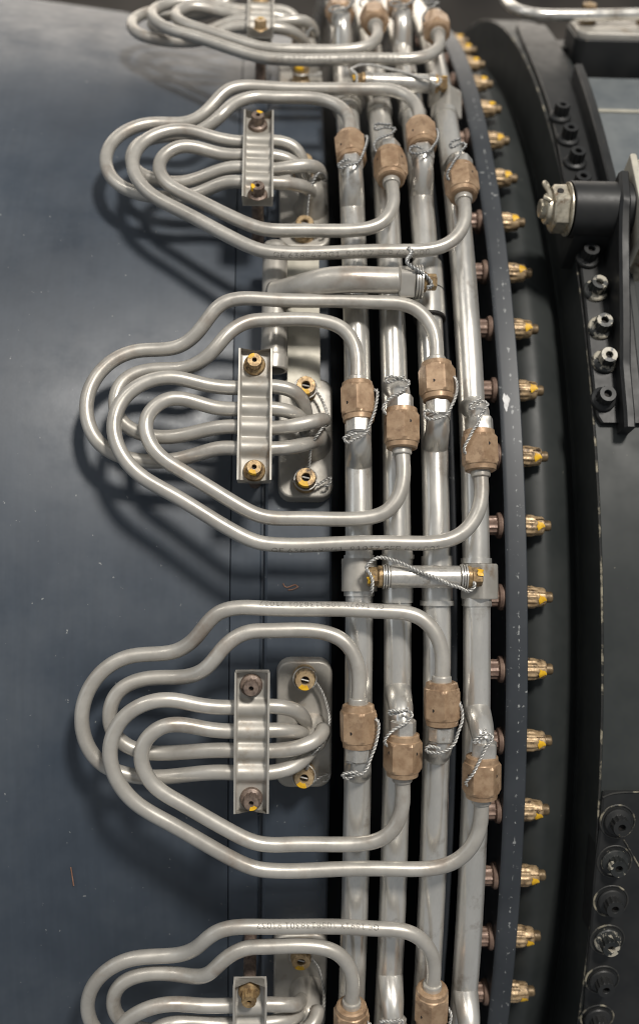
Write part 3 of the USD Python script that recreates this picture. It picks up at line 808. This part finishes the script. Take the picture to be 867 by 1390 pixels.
# ------------------------------------------------------------------ drain elbow between the second and third clusters
b = inv(373, 420, 1.068)
t = Thing('drain_pipe', 'grey drain pipe with open lower end and elbow reaching over manifold tubes', 'pipe', (b[0], b[1], 1.068))
p = np.array([t.px(x, y, 1.068) for x, y in ((373.5, 335), (373, 380), (372.5, 420), (372, 460), (371.5, 486))])
pp = smooth_path(p, 0.004)
t.part('upright_tube', sweep(pp, 0.0122, 28, (True, False)), 'tube', True)
e0, e1 = t.px(371.5, 482, 1.068), t.px(371, 503, 1.066)
d = e1 - e0
L = np.linalg.norm(d)
t.part('open_end', turned(loft([(0.0123, 0, 'circle'), (0.0136, 0.003, 'circle'), (0.0136, L - 0.001, 'circle'), (0.0128, L, 'circle'), (0.0110, L, 'circle'), (0.0108, L - 0.012, 'circle')], 'r', 36), d, e0), 'tube')
t.part('bore', turned(loft([(0.0109, L - 0.013, 'circle'), (0.0109, L - 0.011, 'circle')], 'r', 30), d, e0), 'hole')
p = np.array([t.px(*q_) for q_ in ((374, 402, 1.070), (392, 397, 1.082), (412, 390, 1.098), (433, 383.5, 1.110), (455, 380, 1.115), (500, 379.5, 1.116), (543, 380, 1.116))])
t.part('elbow_tube', sweep(smooth_path(p, 0.003), np.interp(np.linspace(0, 1, len(smooth_path(p, 0.003))), [0, 0.35, 1], [0.0150, 0.0128, 0.0122]), 28), 'tube', True)
c0 = t.px(551, 382, 1.113)
t.part('end_fitting', move(loft([(0.0155, -0.0075, 'square'), (0.0178, -0.006, 'square'), (0.0178, 0.006, 'square'), (0.0165, 0.0075, 'square')], 'x', 48, PI / 4), c0), 'sheet', 30)
for k in range(3):
    t.part('washer', move(loft([(0.0150, 0.0080 + k * 0.0024, 'circle'), (0.0157, 0.0085 + k * 0.0024, 'circle'), (0.0157, 0.0096 + k * 0.0024, 'circle'), (0.0150, 0.0101 + k * 0.0024, 'circle')], 'x', 32), c0), 'fitting')
t.part('bolt_head', move(loft([(0.0095, 0.0150, 'circle'), (0.0095, 0.0180, 'circle'), (0.0078, 0.0190, 'hex'), (0.0078, 0.0270, 'hex'), (0.0070, 0.0280, 'hex')], 'x', 48), c0), 'bolt', 30)
w = [(553, 336, 1.122), (556, 347, 1.128), (553, 356, 1.132), (562, 364, 1.1325), (572, 370, 1.129), (581, 378, 1.123), (585, 384, 1.120), (580, 390, 1.1225)]
x, a = inv(*w[0])
ww = Thing('lockwire', 'dark twisted lockwire on the end fitting of the drain pipe', 'lockwire', (x, a, w[0][2]))
ww.part('twisted_pair', twisted(smooth_path(np.array([ww.px(*e) for e in w]), 0.00055), 0.0011, 0.0075), 'wire_dark', True)

x0, a0 = inv(412, 430, 1.05)
t = Thing('support_strap', 'cream coloured flat strap behind the drain pipe above the third nozzle mount', 'strap', (x0, a0, 1.0303))
hw = (inv(434, 430, 1.05)[0] - inv(390.5, 430, 1.05)[0]) / 2
ts = np.linspace(t.px(412, 525, 1.05)[1], t.px(412, 335, 1.05)[1], 60)
hgt = np.interp(ts, np.quantile(ts, [0, 0.12, 0.2, 0.33, 0.42, 0.6, 0.68, 1]), [0.0185, 0.0185, 0.021, 0.021, 0.0165, 0.0165, 0.021, 0.021]) + np.sqrt(0.91 ** 2 - ts ** 2) - 0.91
rings = [[(-hw, y, z), (hw, y, z), (hw, y, z - 0.003), (-hw, y, z - 0.003)] for y, z in zip(ts, hgt)]
t.part('strap_band', skin(np.array(rings)), 'cream', 20)

# ------------------------------------------------------------------ brackets on the rear ring
RB = 1.0570
RP = 1.097


def bracket(name, label, left, right, base, extra_r=0.0):
    """A curved strap lying on the rear ring: left and right edges surveyed down its length, with a raised rib along its right edge."""
    t = Thing(name, label, 'bracket', base)
    n = len(left)
    rows, ribs = [], []
    for (xa, ya), (xb, yb) in zip(left, right):
        A, B = inv(xa, ya, RB), inv(xb, yb, RB)
        rows.append((A[0], B[0], A[1]))
    rows = np.array(rows)
    u = np.linspace(0, 1, n)
    uu = np.linspace(0, 1, 70)
    rows = np.stack([np.interp(uu, u, rows[:, i]) for i in range(3)], 1)
    return t, rows


def strap_mesh(t, rows, x0f, x1f, r0, r1, round_end=0.0):
    rings = []
    for i, (xa, xb, a) in enumerate(rows):
        x0, x1 = x0f(xa, xb), x1f(xa, xb)
        bev = 0.0016
        rings.append([t.loc(x0, a, r0), t.loc(x0, a, r1 - bev), t.loc(x0 + bev, a, r1), t.loc(x1 - bev, a, r1), t.loc(x1, a, r1 - bev), t.loc(x1, a, r0)])
    return skin(np.array(rings))


LEFT = [(700, 36), (709, 57), (721, 85), (733, 115), (745, 151), (754, 190), (762, 236), (773, 290), (783, 340), (791, 400), (798, 476), (803, 520), (806, 552), (809, 566), (815, 575)]
RIGHT = [(744, 40), (762, 66), (777, 95), (790, 125), (801, 160), (812, 200), (823, 245), (834, 290), (847, 340), (856, 400), (864, 476), (869, 520), (872, 552), (873, 566), (873, 575)]
b = inv(800, 340, RB)
t, rows = bracket('upper_bracket', 'black curved bracket strap with bolts and pivot lug at upper right', LEFT, RIGHT, (b[0], b[1], R2))
t.part('strap_plate', strap_mesh(t, rows, lambda a, b_: a, lambda a, b_: b_ - 0.001, 1.03, RB + 0.004), 'black', 30)
t.part('rib', strap_mesh(t, rows[14:38], lambda a, b_: b_ - 0.0085, lambda a, b_: b_ + 0.0015, 1.03, RB + 0.022), 'black', 30)
UP = [(764, 141), (775, 172), (785, 204), (792, 238), (803, 337), (814, 382), (821, 434), (827, 481), (825, 534)]
for i, (x, y) in enumerate(UP):
    q = t.px(x, y, RB + 0.021)
    rr = math.hypot(q[1], q[2] + t.r0)
    o = np.array([0, q[1], q[2] + t.r0]) / rr
    at = np.array([q[0], 0, -t.r0]) + o * (RB + DR + 0.0035)
    p_ = t.part('strap_bolt', turned(twelve_point(0.0084, 0.0180, 0.0122, 0.0045, 0.0033), o, at), 'chipped' if i in (5, 6, 7) else 'black', 30, label='black bolt with paint chipped off its head' if i in (5, 6, 7) else None)
    t.part('bore', turned(bore_plug(0.0033, 0.0130), o, at), 'hole', parent=p_)
G = [(840, 268), (841, 285), (843, 310), (847, 340), (852, 385), (857, 430), (861, 476), (865, 520), (868, 552), (869, 574)]
grow = np.array([(inv(x, y, 1.09)[0], 0, inv(x, y, 1.09)[1]) for x, y in G])
grow = np.stack([np.interp(np.linspace(0, 1, 50), np.linspace(0, 1, len(G)), grow[:, i]) for i in range(3)], 1)
gr = []
for i_, (x_, _, a_) in enumerate(grow):
    u_ = i_ / 49
    h_ = RP + 0.0295 if u_ < 0.2 else RP + 0.0295 - (RP + 0.0295 - RB - 0.022) * min(1.0, ((u_ - 0.2) / 0.5)) ** 0.8
    gr.append([t.loc(x_ - 0.0105, a_, 1.04), t.loc(x_ - 0.0105, a_, h_ - 0.003), t.loc(x_ - 0.008, a_, h_), t.loc(x_ - 0.002, a_, h_), t.loc(x_, a_, h_ - 0.003), t.loc(x_, a_, 1.04)])
t.part('gusset', skin(np.array(gr)), 'black', 30)
# pivot boss with castellated nut and split pin
cx, ca = inv(785, 284, RP)
c0 = t.loc(cx, ca, RP)
xe = inv(857, 287, RP)[0] - cx
t.part('pivot_boss', move(loft([(0.0265, -0.0095, 'circle'), (0.0275, -0.008, 'circle'), (0.0275, xe, 'circle')], 'x', 56), c0), 'black', 40)
t.part('boss_web', move(block(-0.006, xe - 0.004, -0.026, 0.026, -0.06, -0.001), c0), 'black')
nn = Thing('pivot_nut', 'cream plated hex nut with split pin on the end of the pivot boss', 'nut', (cx - 0.0095, ca, RP))
nn.part('washer', loft([(0.0245, -0.0012, 'circle'), (0.0262, -0.0018, 'circle'), (0.0262, -0.0032, 'circle'), (0.0250, -0.0040, 'circle')], 'x', 48), 'plated')
nn.part('hex_nut', loft([(0.0235, -0.0042, 'hex'), (0.0240, -0.0060, 'hex', 0.0235), (0.0240, -0.0168, 'hex', 0.0235), (0.0225, -0.0188, 'hex', 0.0205)], 'x', 72, 0.25), 'plated', 28)
nn.part('castle_crown', loft([(0.0150, -0.0180, 'circle'), (0.0150, -0.0235, 'circle'), (0.0140, -0.0245, 'circle'), (0.0098, -0.0245, 'circle'), (0.0092, -0.0290, 'circle'), (0.0080, -0.0298, 'circle')], 'x', 40), 'plated', 28)
nn.part('drilled_hole', move(loft([(0.0032, 0.0180, 'circle'), (0.0032, 0.0205, 'circle')], 'r', 20), (-0.0130, 0.0040, 0.0012)), 'hole')
pin = np.array([(-0.0210, 0.018, 0.010), (-0.0245, 0.0215, 0.0135), (-0.0265, 0.0165, 0.0165), (-0.0245, 0.008, 0.0185), (-0.0235, -0.001, 0.0192), (-0.0240, -0.006, 0.0195)])
nn.part('split_pin', sweep(smooth_path(pin, 0.0012), 0.0023, 10), 'plated', True)
nn.part('split_pin', sweep(smooth_path(np.array([(-0.0225, -0.008, 0.0190), (-0.0260, -0.0055, 0.0200), (-0.0300, -0.0035, 0.0195)]), 0.0012), 0.0026, 10), 'plated', True)

cv = Thing('clevis_block', 'cream metal clevis block at the right end of the pivot boss', 'clevis', (inv(880, 296, RP)[0], ca, RP))
cv.part('clevis_plate', slab(0.0150, 0.0440, 0.012, -0.055, 0.030, 0.003), 'plated', 40)
cv.part('clevis_rim', move(slab(0.0035, 0.0455, 0.003, -0.055, 0.0315, 0.001), (-0.0165, 0, 0)), 'cream', 40)

LEFT = [(818, 1075), (817, 1085), (814, 1120), (809, 1160), (805, 1200), (801, 1265), (796, 1320), (790, 1400), (784, 1460)]
RIGHT = [(900, 1075), (905, 1085), (905, 1120), (902, 1160), (898, 1200), (893, 1265), (888, 1320), (880, 1400), (872, 1460)]
b = inv(840, 1200, RB)
t, rows = bracket('lower_bracket', 'black bracket plate with round bolt bosses at lower right', LEFT, RIGHT, (b[0], b[1], R2))
t.part('strap_plate', strap_mesh(t, rows, lambda a, b_: a, lambda a, b_: b_, 1.03, RB + 0.001), 'black', 30)
for i, (x, y) in enumerate([(840, 1119), (836, 1174), (831, 1228), (826, 1281), (819, 1336), (812, 1388)]):
    q = t.px(x, y, RB + 0.006)
    rr = math.hypot(q[1], q[2] + t.r0)
    o = np.array([0, q[1], q[2] + t.r0]) / rr
    at = np.array([q[0], 0, -t.r0]) + o * (RB + DR + 0.0005)
    p_ = t.part('strap_bolt', turned(twelve_point(0.0088, 0.0145, 0.0128, 0.0040, 0.0032), o, at), 'chipped' if i in (1, 3) else 'black', 30)
    t.part('bore', turned(bore_plug(0.0032, 0.0098), o, at), 'hole', parent=p_)
    ra = np.linspace(0, 2 * PI, 40)
    t.part('boss_rim', turned(sweep(np.c_[0.0160 * np.cos(ra), 0.0160 * np.sin(ra), np.full(40, 0.0004)], 0.0010, 8), o, at), 'edge_wear')

for pts in ([(818, 1083), (830, 1078), (846, 1076), (866, 1075.5), (885, 1075)], [(846, 1140), (853, 1152), (861, 1166), (868, 1178)]):
    t.part('worn_edge', sweep(smooth_path(np.array([t.px(x_, y_, RB + 0.0014) for x_, y_ in pts]), 0.003), 0.0009, 6), 'edge_wear')

# ------------------------------------------------------------------ top right: grey panel, line and bracket behind the upper bracket
x0, a0 = inv(850, 180, 1.045)
t = Thing('rear_panel', 'grey painted panel with a bright seam beyond the upper bracket', 'panel', (x0, a0, 1.045))
pa, pb = inv(840, 262, 1.045)[1], inv(840, 106, 1.045)[1]
ps = inv(840, 151, 1.045)[1]
xa = X2 + 0.056
for u0, u1 in ((pa, ps - 0.0035), (ps + 0.0035, pb)):
    aa = np.linspace(u0, u1, 20)
    rings = [[t.loc(xa, q_, 0.99), t.loc(xa, q_, 1.045), t.loc(xa + 0.25, q_, 1.045), t.loc(xa + 0.25, q_, 0.99)] for q_ in aa]
    t.part('panel_sheet', skin(np.array(rings)), 'silver', 30)
aa = np.linspace(ps - 0.0030, ps + 0.0030, 6)
rings = [[t.loc(xa, q_, 0.99), t.loc(xa, q_, 1.0465), t.loc(xa + 0.25, q_, 1.0465), t.loc(xa + 0.25, q_, 0.99)] for q_ in aa]
t.part('seam_strip', skin(np.array(rings)), 'cream', 30)

pts = [(676, -30, 1.100), (684, -8, 1.100), (693, 7, 1.100), (708, 15, 1.100), (730, 19, 1.100), (760, 20, 1.100), (800, 20, 1.100), (850, 19, 1.100), (900, 18, 1.100), (960, 17, 1.100)]
x, a = inv(*pts[5])
t = Thing('overhead_line', 'satin steel line bending along the top right corner', 'pipe', (x, a, 1.100))
t.part('tube', sweep(smooth_path(np.array([t.px(*e) for e in pts]), 0.004), 0.0068, 20), 'manifold', True)

x, a = inv(850, 26, 1.095)
t = Thing('top_bracket', 'dark mounting block with pale rim under the line at top right', 'bracket', (x, a, 1.065))
t.part('block_body', slab(0.066, 0.034, 0.014, -0.045, 0.016, 0.003), 'black', 40)
t.part('rim_plate', slab(0.064, 0.032, 0.013, 0.016, 0.023, 0.002), 'sheet', 40)
for x_, y_ in ((-0.045, 0.012), (0.028, 0.012)):
    p_ = t.part('bracket_bolt', move(twelve_point(0.0090, 0.021, 0.0112, 0.004, 0.0035), (x_, y_, 0.023)), 'bolt', 30)
x, a = inv(770, 62, 1.055)
t = Thing('top_spacer', 'dark round spacer peg beside the upper bracket near the top', 'spacer', (x, a, 1.025))
t.part('peg', loft([(0.020, -0.02, 'circle'), (0.020, 0.030, 'circle'), (0.018, 0.033, 'circle')], 'r', 40), 'black')

# ------------------------------------------------------------------ the dim hall behind
t = Thing('backdrop', 'dim brown hall wall far behind the engine', 'backdrop', (0, 0, 0), kind='structure')
w = np.array([(-6, 2.6, -2.5), (6, 2.6, -2.5), (6, 2.6, 4.5), (-6, 2.6, 4.5)]) / S
m_ = np.stack([w[:, 0] - t.x0, w[:, 2], -w[:, 1] - t.r0], 1)
t.part('hall_wall', (m_, np.array([[0, 1, 2], [0, 2, 3]])), 'hall', False)
